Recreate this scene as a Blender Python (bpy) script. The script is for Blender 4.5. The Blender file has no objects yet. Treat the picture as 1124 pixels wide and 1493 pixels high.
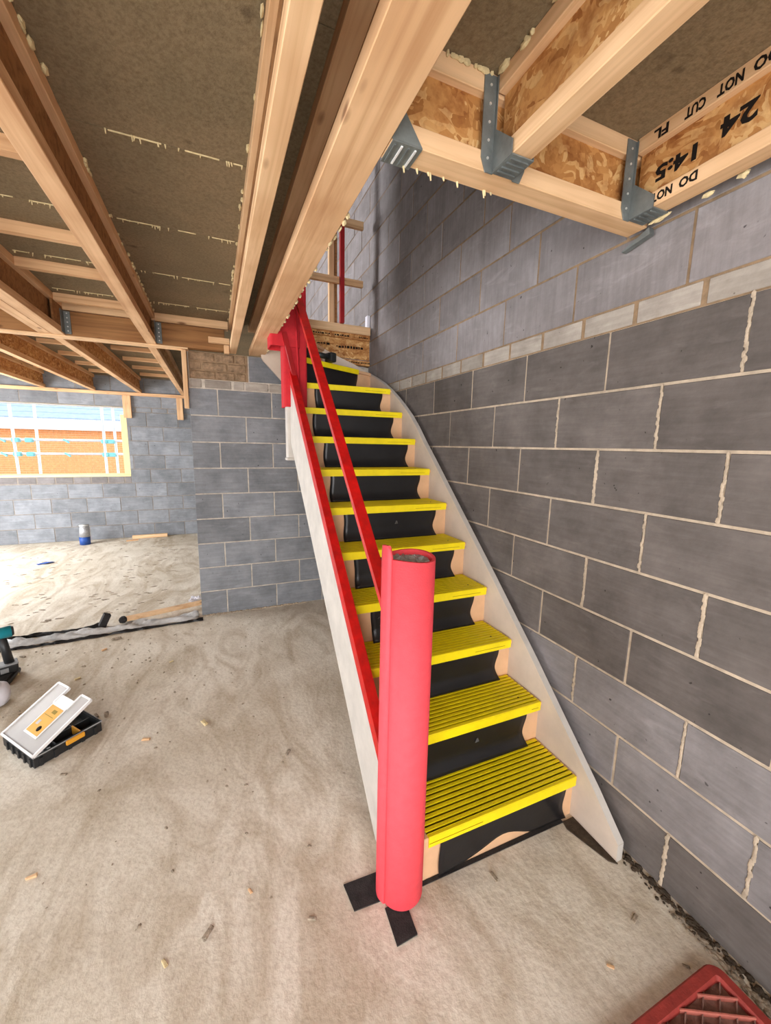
import bpy, bmesh, math, random
from mathutils import Vector, Matrix
random.seed(7)
SC = bpy.context.scene
COL = SC.collection

# ---------------------------------------------------------------- camera
CAM = Vector((-1.4257, -2.2861, 1.5738))
FPX = 580.0
def cam_axes(yaw, pitch, roll):
    f = Vector((math.sin(yaw)*math.cos(pitch), math.cos(yaw)*math.cos(pitch), math.sin(pitch)))
    r = Vector((math.cos(yaw), -math.sin(yaw), 0)); u = r.cross(f)
    return r*math.cos(roll)+u*math.sin(roll), u*math.cos(roll)-r*math.sin(roll), f
CR, CU, CF = cam_axes(.4046, -.165, .0191)
cd = bpy.data.cameras.new('camera'); cam = bpy.data.objects.new('camera', cd); COL.objects.link(cam)
cam.matrix_world = Matrix(((CR.x, CU.x, -CF.x, CAM.x), (CR.y, CU.y, -CF.y, CAM.y), (CR.z, CU.z, -CF.z, CAM.z), (0, 0, 0, 1)))
cd.sensor_fit = 'HORIZONTAL'; cd.sensor_width = 36; cd.lens = FPX/1124*36; cd.clip_start = .02
SC.camera = cam

# ---------------------------------------------------------------- world, lights, exposure
w = bpy.data.worlds.new('world'); SC.world = w; w.use_nodes = True
wn = w.node_tree.nodes; wl = w.node_tree.links
bg = wn['Background']; bg.inputs['Strength'].default_value = 5.4
tc = wn.new('ShaderNodeTexCoord'); sep = wn.new('ShaderNodeSeparateXYZ'); cr = wn.new('ShaderNodeValToRGB')
wl.new(tc.outputs['Generated'], sep.inputs[0]); wl.new(sep.outputs['Z'], cr.inputs[0]); wl.new(cr.outputs[0], bg.inputs['Color'])
cr.color_ramp.elements[0].color = (.94, .96, 1, 1); cr.color_ramp.elements[1].color = (.72, .83, 1, 1)

def area(name, loc, direction, sx, sy, power, color):
    l = bpy.data.lights.new(name, 'AREA'); l.shape = 'RECTANGLE'; l.size = sx; l.size_y = sy; l.energy = power; l.color = color
    o = bpy.data.objects.new(name, l); COL.objects.link(o); o.location = loc
    o.rotation_euler = Vector(direction).to_track_quat('-Z', 'Z').to_euler()
    return o
# daylight coming in through the openings of the house (each stands in a wall opening; the last is added fill)
area('daylight_front_opening', (-2.5, -4.34, 1.2), (0, 1, -.05), 3.4, 2.0, 165, (1, .97, .93))
area('daylight_patio_opening', (-5.22, 3.3, 1.1), (1, 0, -.1), 2.6, 2.0, 285, (.95, .97, 1))
area('daylight_side_opening', (-5.22, -1.2, 1.25), (1, 0, -.05), 1.8, 1.8, 60, (.94, .96, 1))
area('daylight_upstairs_window', (-5.22, 3.6, 4.0), (1, -.1, -.1), 2.2, 1.3, 520, (.96, .97, 1))
area('upstairs_front_fill', (-2.2, -4.34, 4.0), (.1, 1, -.1), 2.2, 1.3, 60, (.95, .97, 1))  # fill lamp added to brighten the near upper wall
SC.view_settings.view_transform = 'Standard'; SC.view_settings.look = 'None'
SC.view_settings.gamma = 1; SC.view_settings.use_curve_mapping = False
SC.view_settings.exposure = -0.33

# ---------------------------------------------------------------- helpers: materials
def lin(c):
    return tuple((v/255/12.92 if v/255 <= .04045 else ((v/255+.055)/1.055)**2.4) for v in c) + (1,)
class MB:
    """small node-material builder"""
    def __init__(s, name, rough=.8, spec=.3):
        s.m = bpy.data.materials.new(name); s.m.use_nodes = True
        s.n = s.m.node_tree.nodes; s.l = s.m.node_tree.links; s.b = s.n['Principled BSDF']
        s.b.inputs['Roughness'].default_value = rough; s.b.inputs['Specular IOR Level'].default_value = spec
        s.tc = s.n.new('ShaderNodeTexCoord')
    def map(s, scale=(1, 1, 1), src='Object'):
        m = s.n.new('ShaderNodeMapping'); m.inputs['Scale'].default_value = scale
        s.l.new(s.tc.outputs[src], m.inputs[0])
        oi = s.n.new('ShaderNodeObjectInfo'); mu = s.n.new('ShaderNodeMath'); mu.operation = 'MULTIPLY'; mu.inputs[1].default_value = 37.0
        s.l.new(oi.outputs['Random'], mu.inputs[0]); s.l.new(mu.outputs[0], m.inputs['Location'])
        return m.outputs[0]
    def noise(s, vec, scale, detail=4, rough=.6, dist=0):
        t = s.n.new('ShaderNodeTexNoise'); t.inputs['Scale'].default_value = scale; t.inputs['Detail'].default_value = detail
        t.inputs['Roughness'].default_value = rough; t.inputs['Distortion'].default_value = dist
        s.l.new(vec, t.inputs['Vector']); return t.outputs['Fac']
    def vor(s, vec, scale, out='Color'):
        t = s.n.new('ShaderNodeTexVoronoi'); t.inputs['Scale'].default_value = scale; s.l.new(vec, t.inputs['Vector']); return t.outputs[out]
    def ramp(s, fac, stops):
        r = s.n.new('ShaderNodeValToRGB'); e = r.color_ramp.elements
        while len(e) < len(stops): e.new(.5)
        for el, (p, c) in zip(e, stops): el.position = p; el.color = lin(c) if len(c) == 3 else c
        s.l.new(fac, r.inputs[0]); return r.outputs[0]
    def mix(s, a, b, fac, mode='MIX'):
        x = s.n.new('ShaderNodeMix'); x.data_type = 'RGBA'; x.blend_type = mode
        for k, v in ((6, a), (7, b), (0, fac)):
            if hasattr(v, 'is_output'): s.l.new(v, x.inputs[k])
            else: x.inputs[k].default_value = v if k == 0 or len(v) == 4 else lin(v)
        return x.outputs[2]
    def rnd(s):
        oi = s.n.new('ShaderNodeObjectInfo'); return oi.outputs['Random']
    def col(s, c): 
        if hasattr(c, 'is_output'): s.l.new(c, s.b.inputs['Base Color'])
        else: s.b.inputs['Base Color'].default_value = lin(c)
        return s
    def bump(s, h, strength=.4, dist=.01):
        b = s.n.new('ShaderNodeBump'); b.inputs['Strength'].default_value = strength; b.inputs['Distance'].default_value = dist
        s.l.new(h, b.inputs['Height']); s.l.new(b.outputs[0], s.b.inputs['Normal']); return s

def m_block(name, c0, c1, spots=.0, scr=(3, 3, 40)):
    M = MB(name, .9, .2); v = M.map(); n1 = M.noise(v, 5, 5, .65); n2 = M.noise(v, 60, 3, .6)
    base = M.ramp(n1, [(.3, c0), (.72, c1)])
    r = M.ramp(M.rnd(), [(0, (214, 213, 211)), (1, (255, 255, 255))])
    c = M.mix(base, r, .8, 'MULTIPLY')
    streak = M.noise(M.map(scr), 1.5, 3, .6)
    c = M.mix(c, M.ramp(streak, [(.40, (206, 203, 201)), (.62, (255, 255, 255))]), .28, 'MULTIPLY')
    pits = M.ramp(M.noise(M.map(), 46, 1, .4), [(.19, (80, 76, 72)), (.23, (255, 255, 255))])
    c = M.mix(c, pits, .75, 'MULTIPLY')
    sm = M.noise(M.map((2.2, 2.2, 8)), 2.0, 4, .6, .8)
    sf = M.ramp(sm, [(.58, (0, 0, 0)), (.78, (110, 110, 110))])
    c = M.mix(c, tuple(min(255, int(x*1.35)) for x in c1), sf)
    M.col(c).bump(n2, .35, .004); return M.m
def m_plain(name, c, rough=.7, spec=.3, var=.12, scale=12, bump=.15, metal=0):
    M = MB(name, rough, spec); v = M.map(); n = M.noise(v, scale, 5, .65)
    d = tuple(int(x*(1-var)) for x in c); M.col(M.ramp(n, [(.3, d), (.7, c)])).bump(M.noise(v, scale*6, 3), bump, .003)
    M.b.inputs['Metallic'].default_value = metal; return M.m
def m_wood(name, axis, c0, c1, knots=True, rough=.75):
    M = MB(name, rough, .25); sc = [28, 28, 28]; sc['xyz'.index(axis)] = 1.1
    v = M.map(tuple(sc)); g = M.noise(v, 1.0, 5, .6, .6)
    c = M.ramp(g, [(.32, c0), (.55, c1), (.75, tuple(min(255, int(x*1.04)) for x in c1))])
    n = M.noise(M.map(), 3, 2)
    c = M.mix(c, M.ramp(n, [(.3, (222, 205, 190)), (.6, (255, 255, 255))]), .6, 'MULTIPLY')
    if knots:
        ks = [9, 9, 9]; ks['xyz'.index(axis)] = 3.2
        k = M.vor(M.map(tuple(ks)), 1.0, 'Distance')
        c = M.mix(c, M.ramp(k, [(.05, (120, 78, 46)), (.13, (255, 255, 255))]), .75, 'MULTIPLY')
    M.col(c).bump(g, .12, .003); return M.m
def m_osb(name, flip):
    M = MB(name, .7, .3); s1 = (10, 10, 30) if not flip else (10, 30, 30)
    v = M.map((13, 13, 30)); w1 = M.noise(M.map(), 6, 3, .6, 1.0)
    d = M.n.new('ShaderNodeVectorMath'); d.operation = 'ADD'; sc = M.n.new('ShaderNodeVectorMath'); sc.operation = 'SCALE'; sc.inputs['Scale'].default_value = 6
    cmb = M.n.new('ShaderNodeCombineXYZ')
    for i in range(3): M.l.new(w1, cmb.inputs[i])
    M.l.new(cmb.outputs[0], sc.inputs[0]); M.l.new(v, d.inputs[0]); M.l.new(sc.outputs[0], d.inputs[1])
    f = M.vor(d.outputs[0], 1.6, 'Color'); bw = M.n.new('ShaderNodeRGBToBW'); M.l.new(f, bw.inputs[0])
    c = M.ramp(bw.outputs[0], [(.15, (158, 104, 54)), (.4, (184, 130, 74)), (.62, (196, 144, 86)), (.85, (214, 172, 116))])
    c = M.mix(c, M.ramp(M.noise(M.map(), 14, 4, .7), [(.3, (168, 118, 70)), (.55, (255, 255, 255))]), .7, 'MULTIPLY')
    M.col(c).bump(bw.outputs[0], .25, .004); return M.m

MAT = {}
MAT['blk_dark'] = m_block('block_charcoal', (94, 88, 84), (122, 114, 110))
MAT['blk_light'] = m_block('block_pale_grey', (134, 128, 128), (162, 156, 157), scr=(3, 40, 3))
MAT['blk_mid'] = m_block('block_mid_grey', (118, 113, 112), (148, 143, 143))
MAT['blk_blue'] = m_block('block_blue_grey', (122, 125, 130), (154, 157, 162))
MAT['mortar_cream'] = m_plain('mortar_cream', (196, 178, 156), .95, .1, .2, 18, .5)
MAT['mortar_white'] = m_plain('mortar_pale', (212, 202, 188), .95, .1, .25, 14, .5)
MAT['mortar_tan'] = m_plain('mortar_tan', (158, 132, 104), .95, .1, .25, 18, .5)
MAT['mortar_grey'] = m_plain('mortar_grey', (150, 140, 130), .95, .1, .2, 18, .5)
MAT['brick_pale'] = m_block('brick_pale', (150, 141, 132), (192, 183, 172), scr=(4, 4, 50))
MAT['brick_rough'] = m_plain('brick_smeared', (168, 140, 112), .95, .1, .35, 26, .9)
for a in 'xyz':
    MAT['pine_'+a] = m_wood('pine_'+a, a, (196, 152, 110), (220, 180, 138))
    MAT['pale_'+a] = m_wood('pale_pine_'+a, a, (204, 163, 120), (227, 190, 148))
MAT['beam'] = m_wood('dark_timber', 'x', (122, 84, 50), (156, 112, 70))
MAT['osb'] = m_osb('osb', False)
MAT['stamp'] = m_plain('black_stamp_ink', (34, 28, 24), .8, .1)
MAT['board'] = None
M = MB('chipboard_deck', .85, .2); v = M.map()
c = M.ramp(M.noise(v, 2.2, 4, .6), [(.3, (122, 108, 84)), (.7, (142, 123, 96))])
c = M.mix(c, M.ramp(M.noise(v, 90, 3, .7), [(.3, (196, 190, 182)), (.6, (255, 255, 255))]), .7, 'MULTIPLY')
c = M.mix(c, M.ramp(M.noise(M.map(), 9, 2, .5), [(.22, (110, 100, 90)), (.32, (255, 255, 255))]), .6, 'MULTIPLY')
M.col(c).bump(M.noise(v, 70, 4, .7), .5, .006); MAT['board'] = M.m
MAT['foam'] = m_plain('cream_foam', (222, 202, 156), .8, .2, .15, 40, .4)
MAT['steel'] = m_plain('galvanised_steel', (128, 134, 132), .5, .5, .25, 14, .1, .35)
MAT['nail'] = m_plain('bright_nail', (225, 225, 220), .35, .6, .05, 10, 0, .6)
# concrete slab
M = MB('concrete_slab', .92, .15); v = M.map((1, 1, 1))
big = M.noise(M.map((1, 1.25, 1)), .9, 4, .6, .7); c = M.ramp(big, [(.3, (192, 180, 160)), (.48, (214, 205, 189)), (.7, (227, 220, 206))])
sw = M.noise(M.map((2.6, 1.0, 1)), 1.1, 5, .62, 2.6); c = M.mix(c, M.ramp(sw, [(.36, (196, 182, 162)), (.56, (255, 255, 255))]), .55, 'MULTIPLY')
fine = M.noise(v, 55, 4, .65); c = M.mix(c, M.ramp(fine, [(.3, (214, 208, 200)), (.55, (255, 255, 255))]), .5, 'MULTIPLY')
sp = M.ramp(M.noise(v, 31, 2, .5), [(.22, (138, 122, 104)), (.27, (255, 255, 255))]); c = M.mix(c, sp, .5, 'MULTIPLY')
ad = M.n.new('ShaderNodeMath'); ad.operation = 'ADD'; M.l.new(fine, ad.inputs[0]); M.l.new(M.noise(v, 20, 3, .55), ad.inputs[1])
M.col(c).bump(ad.outputs[0], .32, .008); MAT['floor'] = M.m
MAT['white'] = m_plain('dirty_white_paint', (206, 199, 190), .6, .3, .1, 7, .05)
MAT['primer'] = m_plain('off_white_primer', (212, 196, 180), .7, .3, .08, 6, .05)
MAT['mdf'] = m_plain('tan_board', (222, 178, 138), .8, .2, .07, 8, .03)
MAT['foam_pink'] = m_plain('coral_foam', (250, 84, 94), .75, .25, .06, 30, .25)
MAT['foam_red'] = m_plain('red_foam_wrap', (200, 42, 50), .75, .25, .08, 30, .2)
MAT['red_tape'] = m_plain('red_tape', (214, 18, 14), .42, .45, .22, 16, .1)
MAT['dark_red'] = m_plain('dark_red_paint', (168, 16, 20), .5, .4, .15, 16, .1)
MAT['yellow'] = m_plain('yellow_grp', (246, 222, 12), .5, .4, .08, 9, .08)
MAT['yellow_ink'] = m_plain('brown_print', (150, 124, 14), .6, .2)
MAT['black_sheet'] = m_plain('black_membrane', (27, 26, 28), .36, .5, .35, 10, .12)
MAT['faint'] = m_plain('faint_grey_print', (92, 90, 88), .6, .2)
MAT['felt'] = m_plain('black_felt', (58, 55, 54), .9, .2, .35, 30, .6)
MAT['film'] = m_plain('silver_film', (196, 196, 198), .3, .6, .25, 60, .9, .5)
MAT['poly'] = m_plain('grey_polythene', (222, 222, 220), .45, .4, .2, 12, .6)
MAT['poly_black'] = m_plain('black_polythene', (40, 40, 42), .4, .5, .3, 12, .5)
MAT['black_plastic'] = m_plain('black_plastic', (36, 37, 38), .45, .45, .2, 10, .05)
MAT['teal'] = m_plain('teal_plastic', (24, 148, 166), .45, .45, .08, 10, .03)
MAT['clear'] = m_plain('milky_clear_plastic', (206, 202, 198), .3, .5, .05, 8, .03); 
MAT['clear'].node_tree.nodes['Principled BSDF'].inputs['Alpha'].default_value = .62
MAT['clear_rim'] = m_plain('milky_rim', (222, 220, 218), .35, .5, .05, 8, .03)
MAT['label_y'] = m_plain('ochre_label', (222, 168, 66), .6, .3, .06, 10, 0)
MAT['amber'] = m_plain('amber_plastic', (228, 160, 48), .45, .4, .06, 10, 0)
MAT['grey_plastic'] = m_plain('grey_plastic', (150, 152, 152), .45, .4, .1, 10, 0)
MAT['white_plastic'] = m_plain('white_plastic', (226, 224, 232), .5, .3, .06, 8, .05)
MAT['blue_plastic'] = m_plain('blue_plastic', (44, 84, 160), .5, .3, .2, 12, .05)
MAT['red_plastic'] = m_plain('faded_red_plastic', (166, 62, 54), .6, .3, .25, 24, .25)
MAT['red_dirty'] = m_plain('dusty_red_plastic', (160, 124, 112), .8, .2, .3, 30, .4)
MAT['red_rib'] = m_plain('pale_red_rib', (202, 116, 100), .6, .3, .2, 24, .1)
MAT['dirt'] = m_plain('brown_dirt', (84, 72, 60), .95, .1, .4, 40, .8)
MAT['rubble'] = m_plain('pale_rubble', (186, 170, 150), .95, .1, .4, 60, .8)
MAT['insul'] = m_plain('pale_yellow_board', (240, 222, 160), .7, .2, .06, 8, .05)
MAT['ext_brick'] = m_plain('orange_brick', (226, 152, 98), .9, .1, .18, 14, .2)
MAT['ext_mortar'] = m_plain('pale_mortar', (226, 192, 156), .95, .1, .1, 14, .1)
MAT['ext_white'] = m_plain('white_fascia', (240, 240, 240), .6, .3, .03, 4, 0)
MAT['ext_roof'] = m_plain('grey_roof_tile', (138, 152, 176), .8, .2, .12, 6, .1)
MAT['tube'] = m_plain('scaffold_tube', (206, 208, 210), .4, .5, .1, 10, 0, .3)
MAT['coupler'] = m_plain('teal_coupler', (120, 190, 190), .5, .4, .1, 10, 0)
MAT['ground'] = m_plain('outside_ground', (150, 140, 126), .95, .1, .2, 4, .2)
MAT['plain_wall'] = MAT['blk_mid']

# ---------------------------------------------------------------- helpers: objects
WLOC = {}
def wloc(o): return WLOC[o] if o in WLOC else Vector((0, 0, 0))
def tag(o, label=None, cat=None, group=None, kind=None):
    if label: o['label'] = label
    if cat: o['category'] = cat
    if group: o['group'] = group
    if kind: o['kind'] = kind
    return o
def empty(name, loc, label=None, cat=None, group=None, kind=None):
    o = bpy.data.objects.new(name, None); COL.objects.link(o); o.location = loc; o.empty_display_size = .05
    WLOC[o] = Vector(loc); return tag(o, label, cat, group, kind)
def put(name, bm, mat, parent=None, smooth=False, xf=None):
    """bmesh in world coordinates -> one object whose origin lies at its base"""
    if xf is not None: bm.transform(xf)
    bmesh.ops.recalc_face_normals(bm, faces=bm.faces[:])
    vs = [v.co for v in bm.verts]
    lo = Vector((min(v.x for v in vs), min(v.y for v in vs), min(v.z for v in vs))); hi = Vector((max(v.x for v in vs), max(v.y for v in vs), max(v.z for v in vs)))
    base = Vector(((lo.x+hi.x)/2, (lo.y+hi.y)/2, lo.z)); bm.transform(Matrix.Translation(-base))
    me = bpy.data.meshes.new(name); bm.to_mesh(me); bm.free()
    if smooth:
        for p in me.polygons: p.use_smooth = True
    me.materials.append(MAT[mat] if isinstance(mat, str) else mat)
    o = bpy.data.objects.new(name, me); COL.objects.link(o); WLOC[o] = base
    if parent is not None: o.parent = parent; o.location = base-wloc(parent)
    else: o.location = base
    return o
def abox(bm, x0, x1, y0, y1, z0, z1, bev=0, seg=1):
    r = bmesh.ops.create_cube(bm, size=1); vs = r['verts']
    for v in vs: v.co = Vector((x0+(v.co.x+.5)*(x1-x0), y0+(v.co.y+.5)*(y1-y0), z0+(v.co.z+.5)*(z1-z0)))
    if bev:
        es = list({e for v in vs for e in v.link_edges}); bmesh.ops.bevel(bm, geom=es, offset=bev, segments=seg, affect='EDGES', profile=.5)
    return vs
def box(name, x0, x1, y0, y1, z0, z1, mat, parent=None, bev=0, seg=1, xf=None):
    bm = bmesh.new(); abox(bm, x0, x1, y0, y1, z0, z1, bev, seg); return put(name, bm, mat, parent, xf=xf)
def aprism(bm, pts, a0, a1, axis):
    """polygon pts (u,v) extruded along axis from a0 to a1; axis x: (y,z), y: (x,z), z: (x,y)"""
    def P(u, v, a): return {'x': (a, u, v), 'y': (u, a, v), 'z': (u, v, a)}[axis]
    A = [bm.verts.new(P(u, v, a0)) for u, v in pts]; B = [bm.verts.new(P(u, v, a1)) for u, v in pts]
    n = len(pts); bm.faces.new(A); bm.faces.new(B[::-1])
    for i in range(n): bm.faces.new((A[i], A[(i+1) % n], B[(i+1) % n], B[i]))
def prism(name, pts, a0, a1, axis, mat, parent=None, xf=None):
    bm = bmesh.new(); aprism(bm, pts, a0, a1, axis); return put(name, bm, mat, parent, xf=xf)
def atube(bm, p, q, r0, r1=None, n=12):
    p, q = Vector(p), Vector(q); d = q-p; r1 = r0 if r1 is None else r1
    M_ = Matrix.Translation((p+q)/2) @ d.to_track_quat('Z', 'Y').to_matrix().to_4x4()
    bmesh.ops.create_cone(bm, cap_ends=True, segments=n, radius1=r0, radius2=r1, depth=d.length, matrix=M_)
def tube(name, p, q, r0, mat, parent=None, r1=None, n=12, xf=None):
    bm = bmesh.new(); atube(bm, p, q, r0, r1, n); return put(name, bm, mat, parent, True if n > 8 else False, xf)
def abar(bm, p, q, w_, h, up=(0, 0, 1)):
    """rectangular bar from p to q, w_ wide sideways, h tall"""
    p, q = Vector(p), Vector(q); d = (q-p).normalized(); s = d.cross(Vector(up)).normalized(); t = s.cross(d)
    V = [bm.verts.new(e+s*a*w_/2+t*b*h/2) for e in (p, q) for a, b in ((-1, -1), (1, -1), (1, 1), (-1, 1))]
    for f in ((0, 1, 2, 3), (7, 6, 5, 4), (0, 4, 5, 1), (1, 5, 6, 2), (2, 6, 7, 3), (3, 7, 4, 0)): bm.faces.new([V[i] for i in f])
def bar(name, p, q, w_, h, mat, parent=None, xf=None):
    bm = bmesh.new(); abar(bm, p, q, w_, h); return put(name, bm, mat, parent, xf=xf)
def project(p):
    d = Vector(p)-CAM; z = d.dot(CF)
    if z < .05: return None
    return 562+FPX*d.dot(CR)/z, 746.5-FPX*d.dot(CU)/z

# ---------------------------------------------------------------- masonry
SHARED = {}
def unit_mesh(L, H, D, mat, axis):
    key = (round(L, 3), round(H, 3), D, mat, axis)
    if key not in SHARED:
        bm = bmesh.new()
        if axis == 'x': abox(bm, -D/2, D/2, -L/2, L/2, -H/2, H/2, .002)
        else: abox(bm, -L/2, L/2, -D/2, D/2, -H/2, H/2, .002)
        me = bpy.data.meshes.new('masonry_unit'); bm.to_mesh(me); bm.free(); me.materials.append(MAT[mat]); SHARED[key] = me
    return SHARED[key]
def masonry(parent, axis, plane, sgn, u0, u1, courses, holes=(), cap=290):
    """courses: (z0, z1, unit length, joint position, material, unit name). axis = wall normal axis; sgn = side the face looks to"""
    units = []
    for z0, z1, L, off, mat, nm in courses:
        k = math.floor((u0-off)/L)
        while off+k*L < u1-.002:
            a, b = max(off+k*L, u0), min(off+(k+1)*L, u1); k += 1
            segs = [(a, b)]
            for hu0, hu1, hz0, hz1 in holes:
                if z1 > hz0+.02 and z0 < hz1-.02:
                    out = []
                    for s0, s1 in segs:
                        if s1 <= hu0 or s0 >= hu1: out.append((s0, s1)); continue
                        if s0 < hu0: out.append((s0, hu0))
                        if s1 > hu1: out.append((hu1, s1))
                    segs = out
            for s0, s1 in segs:
                if s1-s0 < .03: continue
                j0 = 0 if abs(s0-u0) < 1e-6 else .005; j1 = 0 if abs(s1-u1) < 1e-6 else .005
                s0 += j0*(1.8 if 'brick' in nm else 1); s1 -= j1*(1.8 if 'brick' in nm else 1); um, zm = (s0+s1)/2, (z0+z1)/2
                P_ = (plane, um, zm) if axis == 'x' else (um, plane, zm)
                pr = project(P_); d = (Vector(P_)-CAM).length
                vis = 0
                if pr and -90 < pr[0] < 1230 and -90 < pr[1] < 1580: vis = (s1-s0)*(z1-z0)/d**3
                units.append((vis, s0, s1, z0+.005, z1-.005, mat, nm, P_))
    units.sort(key=lambda t: -t[0])
    rest = {}
    for i, (vis, s0, s1, z0, z1, mat, nm, P_) in enumerate(units):
        if vis > 0 and i < cap:
            D = .04; o = bpy.data.objects.new(nm, unit_mesh(s1-s0, z1-z0, D, mat, axis)); COL.objects.link(o)
            c = Vector(P_); c['xy'.index(axis)] = plane-sgn*(D/2)+sgn*random.uniform(-.0015, .0015); c.z = (z0+z1)/2
            if axis == 'x': c.y = (s0+s1)/2
            else: c.x = (s0+s1)/2
            o.parent = parent; o.location = c-wloc(parent)
            o.rotation_euler = (random.uniform(-.002, .002), random.uniform(-.002, .002), random.uniform(-.002, .002))
        else: rest.setdefault((mat, nm), []).append((s0, s1, z0, z1))
    for (mat, nm), L in rest.items():
        bm = bmesh.new()
        for s0, s1, z0, z1 in L:
            if axis == 'x': abox(bm, min(plane, plane-sgn*.04), max(plane, plane-sgn*.04), s0, s1, z0, z1)
            else: abox(bm, s0, s1, min(plane, plane-sgn*.04), max(plane, plane-sgn*.04), z0, z1)
        tag(put(nm+'work', bm, mat, parent), kind='stuff')
def structure(name, bm_or_box, mat):
    o = box(name, *bm_or_box, mat) if isinstance(bm_or_box, tuple) else put(name, bm_or_box, mat)
    o['kind'] = 'structure'; return o
REC = .0035   # joint recess
# right wall: below the coursing bricks (cream pointing) and above them (tan mortar)
wr = structure('wall_right', (REC, .22, -4.3, 6.2, -.05, 2.022), 'mortar_cream')
cs = []
for n in range(1, 10):
    z1 = 2.025-.225*(n-1); cs.append((z1-.225, z1, .45, -.225*(n % 2) + 0.0, 'blk_mid' if n in (7, 8) else 'blk_dark', 'concrete_block'))
masonry(wr, 'x', 0, -1, -4.3, 6.2, cs, cap=120)
rq = random.Random(12); bm = bmesh.new()
for k_, n_ in ((7, 1), (6, 2), (7, 3), (5, 3), (7, 5), (4, 2), (5, 5), (5, 7), (7, 7), (8, 8), (7, 9), (6, 4)):
    zt_ = 2.025-.225*(n_-1)-.008; y_ = -.225*k_; big = rq.uniform(.8, 1.3)
    for q in range(16): bmesh.ops.create_icosphere(bm, subdivisions=1, radius=1, matrix=Matrix.Translation((0, y_+rq.uniform(-.003, .003), zt_-.0135*q)) @ Matrix.Diagonal((.0022, .0062*big*rq.uniform(.75, 1.25), .0125, 1)))
tag(put('mortar_smear', bm, 'mortar_cream', wr), kind='stuff')
wu = structure('wall_right_upper', (REC, .22, -4.3, 6.2, 2.0221, 5.2), 'mortar_tan')
cs = [(2.023, 2.105, .225, -1.444, 'brick_pale', 'coursing_brick')]
for j in range(14):
    z0 = 2.103+.2265*j
    if z0 < 5.0: cs.append((z0, z0+.2265, .45, -1.386 if j % 2 == 0 else -1.155, 'blk_light', 'concrete_block'))
masonry(wu, 'x', 0, -1, -4.3, 6.2, cs, cap=255)
# middle wall below the landing (pier end at the left)
PY = 1.535; PX0 = -1.600
wp = structure('wall_middle', (PX0+REC, 0, PY+REC, PY+.14, -.05, 2.32), 'mortar_white')
cs = []
for n in range(1, 10):
    z1 = 2.025-.225*(n-1); off = PX0+.22 if n % 2 else PX0+.445
    cs.append((z1-.225, z1, .45, off, 'blk_blue', 'concrete_block'))
masonry(wp, 'y', PY, -1, PX0, 0, cs, cap=120)
for x0, x1, z0, z1 in ((-1.585, -1.50, 2.03, 2.095), (-1.475, -1.265, 2.03, 2.095), (-1.245, -1.16, 2.03, 2.095), (-1.15, -.955, 2.03, 2.095), (-.945, -.72, 2.03, 2.095)):
    box('coursing_brick', x0, x1, PY-.001, PY+.04, z0, z1, 'brick_pale', wp, .004)
box('mortar_patch', -1.59, -1.125, PY-.003, PY+.03, 2.1, 2.318, 'mortar_tan', wp)
for j, (z0, z1) in enumerate(((2.105, 2.165), (2.175, 2.238), (2.246, 2.312))):
    x = -1.585
    for L in ([.1, .2, .155] if j % 2 else [.205, .155, .09]):
        box('smeared_brick', x, x+L-.01, PY-.006-random.random()*.006, PY+.04, z0, z1, 'brick_rough', wp, .007); x += L
box('concrete_block', -1.115, -.70, PY-.001, PY+.04, 2.105, 2.318, 'blk_blue', wp, .004)
# pier end face: block edges showing on the side too
for n in range(1, 10):
    z1 = 2.025-.225*(n-1); box('concrete_block', PX0-.001, PX0+.03, PY+.042, PY+.139, z1-.22, z1-.005, 'blk_blue', wp, .004)
# far wall with the window opening
FY = 5.24; WX1 = -2.685; WX0 = -4.85; WZ0, WZ1 = 1.03, 2.10
bm = bmesh.new()
for r in ((-5.3, 0.2, -.05, WZ0), (WX1, .2, WZ0, 2.6), (-5.3, WX0, WZ0, 2.6), (WX0, WX1, WZ1, 2.6)): abox(bm, r[0], r[1], FY+REC, FY+.12, r[2], r[3])
wf = structure('wall_back', bm, 'mortar_grey')
cs = []
for n in range(1, 10):
    z1 = 2.025-.225*(n-1); off = -3.983 if n % 2 == 0 else -3.758
    cs.append((z1-.225, z1, .45, off, 'blk_blue', 'concrete_block'))
cs.append((2.025, 2.1, .225, -3.9, 'blk_blue', 'coursing_brick')); cs.append((2.1, 2.325, .45, -3.983, 'blk_blue', 'concrete_block')); cs.append((2.325, 2.55, .45, -3.758, 'blk_blue', 'concrete_block'))
masonry(wf, 'y', FY, -1, -5.3, -.2, cs, holes=((-5.2, WX1, .9, WZ1),), cap=160)
masonry(wf, 'y', FY, -1, -5.2, WX1, [(.905, 1.008, .225, -3.9, 'blk_mid', 'sill_brick')], cap=40)
# remaining enclosure, out of the photograph
bm = bmesh.new()
for y0, y1, z0, z1 in ((-4.4, -2.1, -.05, 5.2), (-2.1, -.3, -.05, .35), (-2.1, -.3, 2.15, 5.2), (-.3, 2.0, -.05, 5.2), (2.0, 4.6, 2.15, 3.35), (2.0, 4.6, 4.65, 5.2), (4.6, 6.2, -.05, 5.2)): abox(bm, -5.3, -5.18, y0, y1, z0, z1)
structure('wall_left', bm, 'plain_wall')
bm = bmesh.new()
for x0, x1, z0, z1 in ((-5.3, -4.2, -.05, 5.2), (-.8, .2, -.05, 5.2), (-4.2, -.8, 2.2, 3.35), (-4.2, -3.3, 3.35, 4.65), (-1.1, -.8, 3.35, 4.65), (-4.2, -.8, 4.65, 5.2)): abox(bm, x0, x1, -4.4, -4.3, z0, z1)
structure('wall_front', bm, 'plain_wall')
structure('wall_back_upper', (-5.3, .2, 6.1, 6.2, 2.6, 5.2), 'plain_wall')
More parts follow.
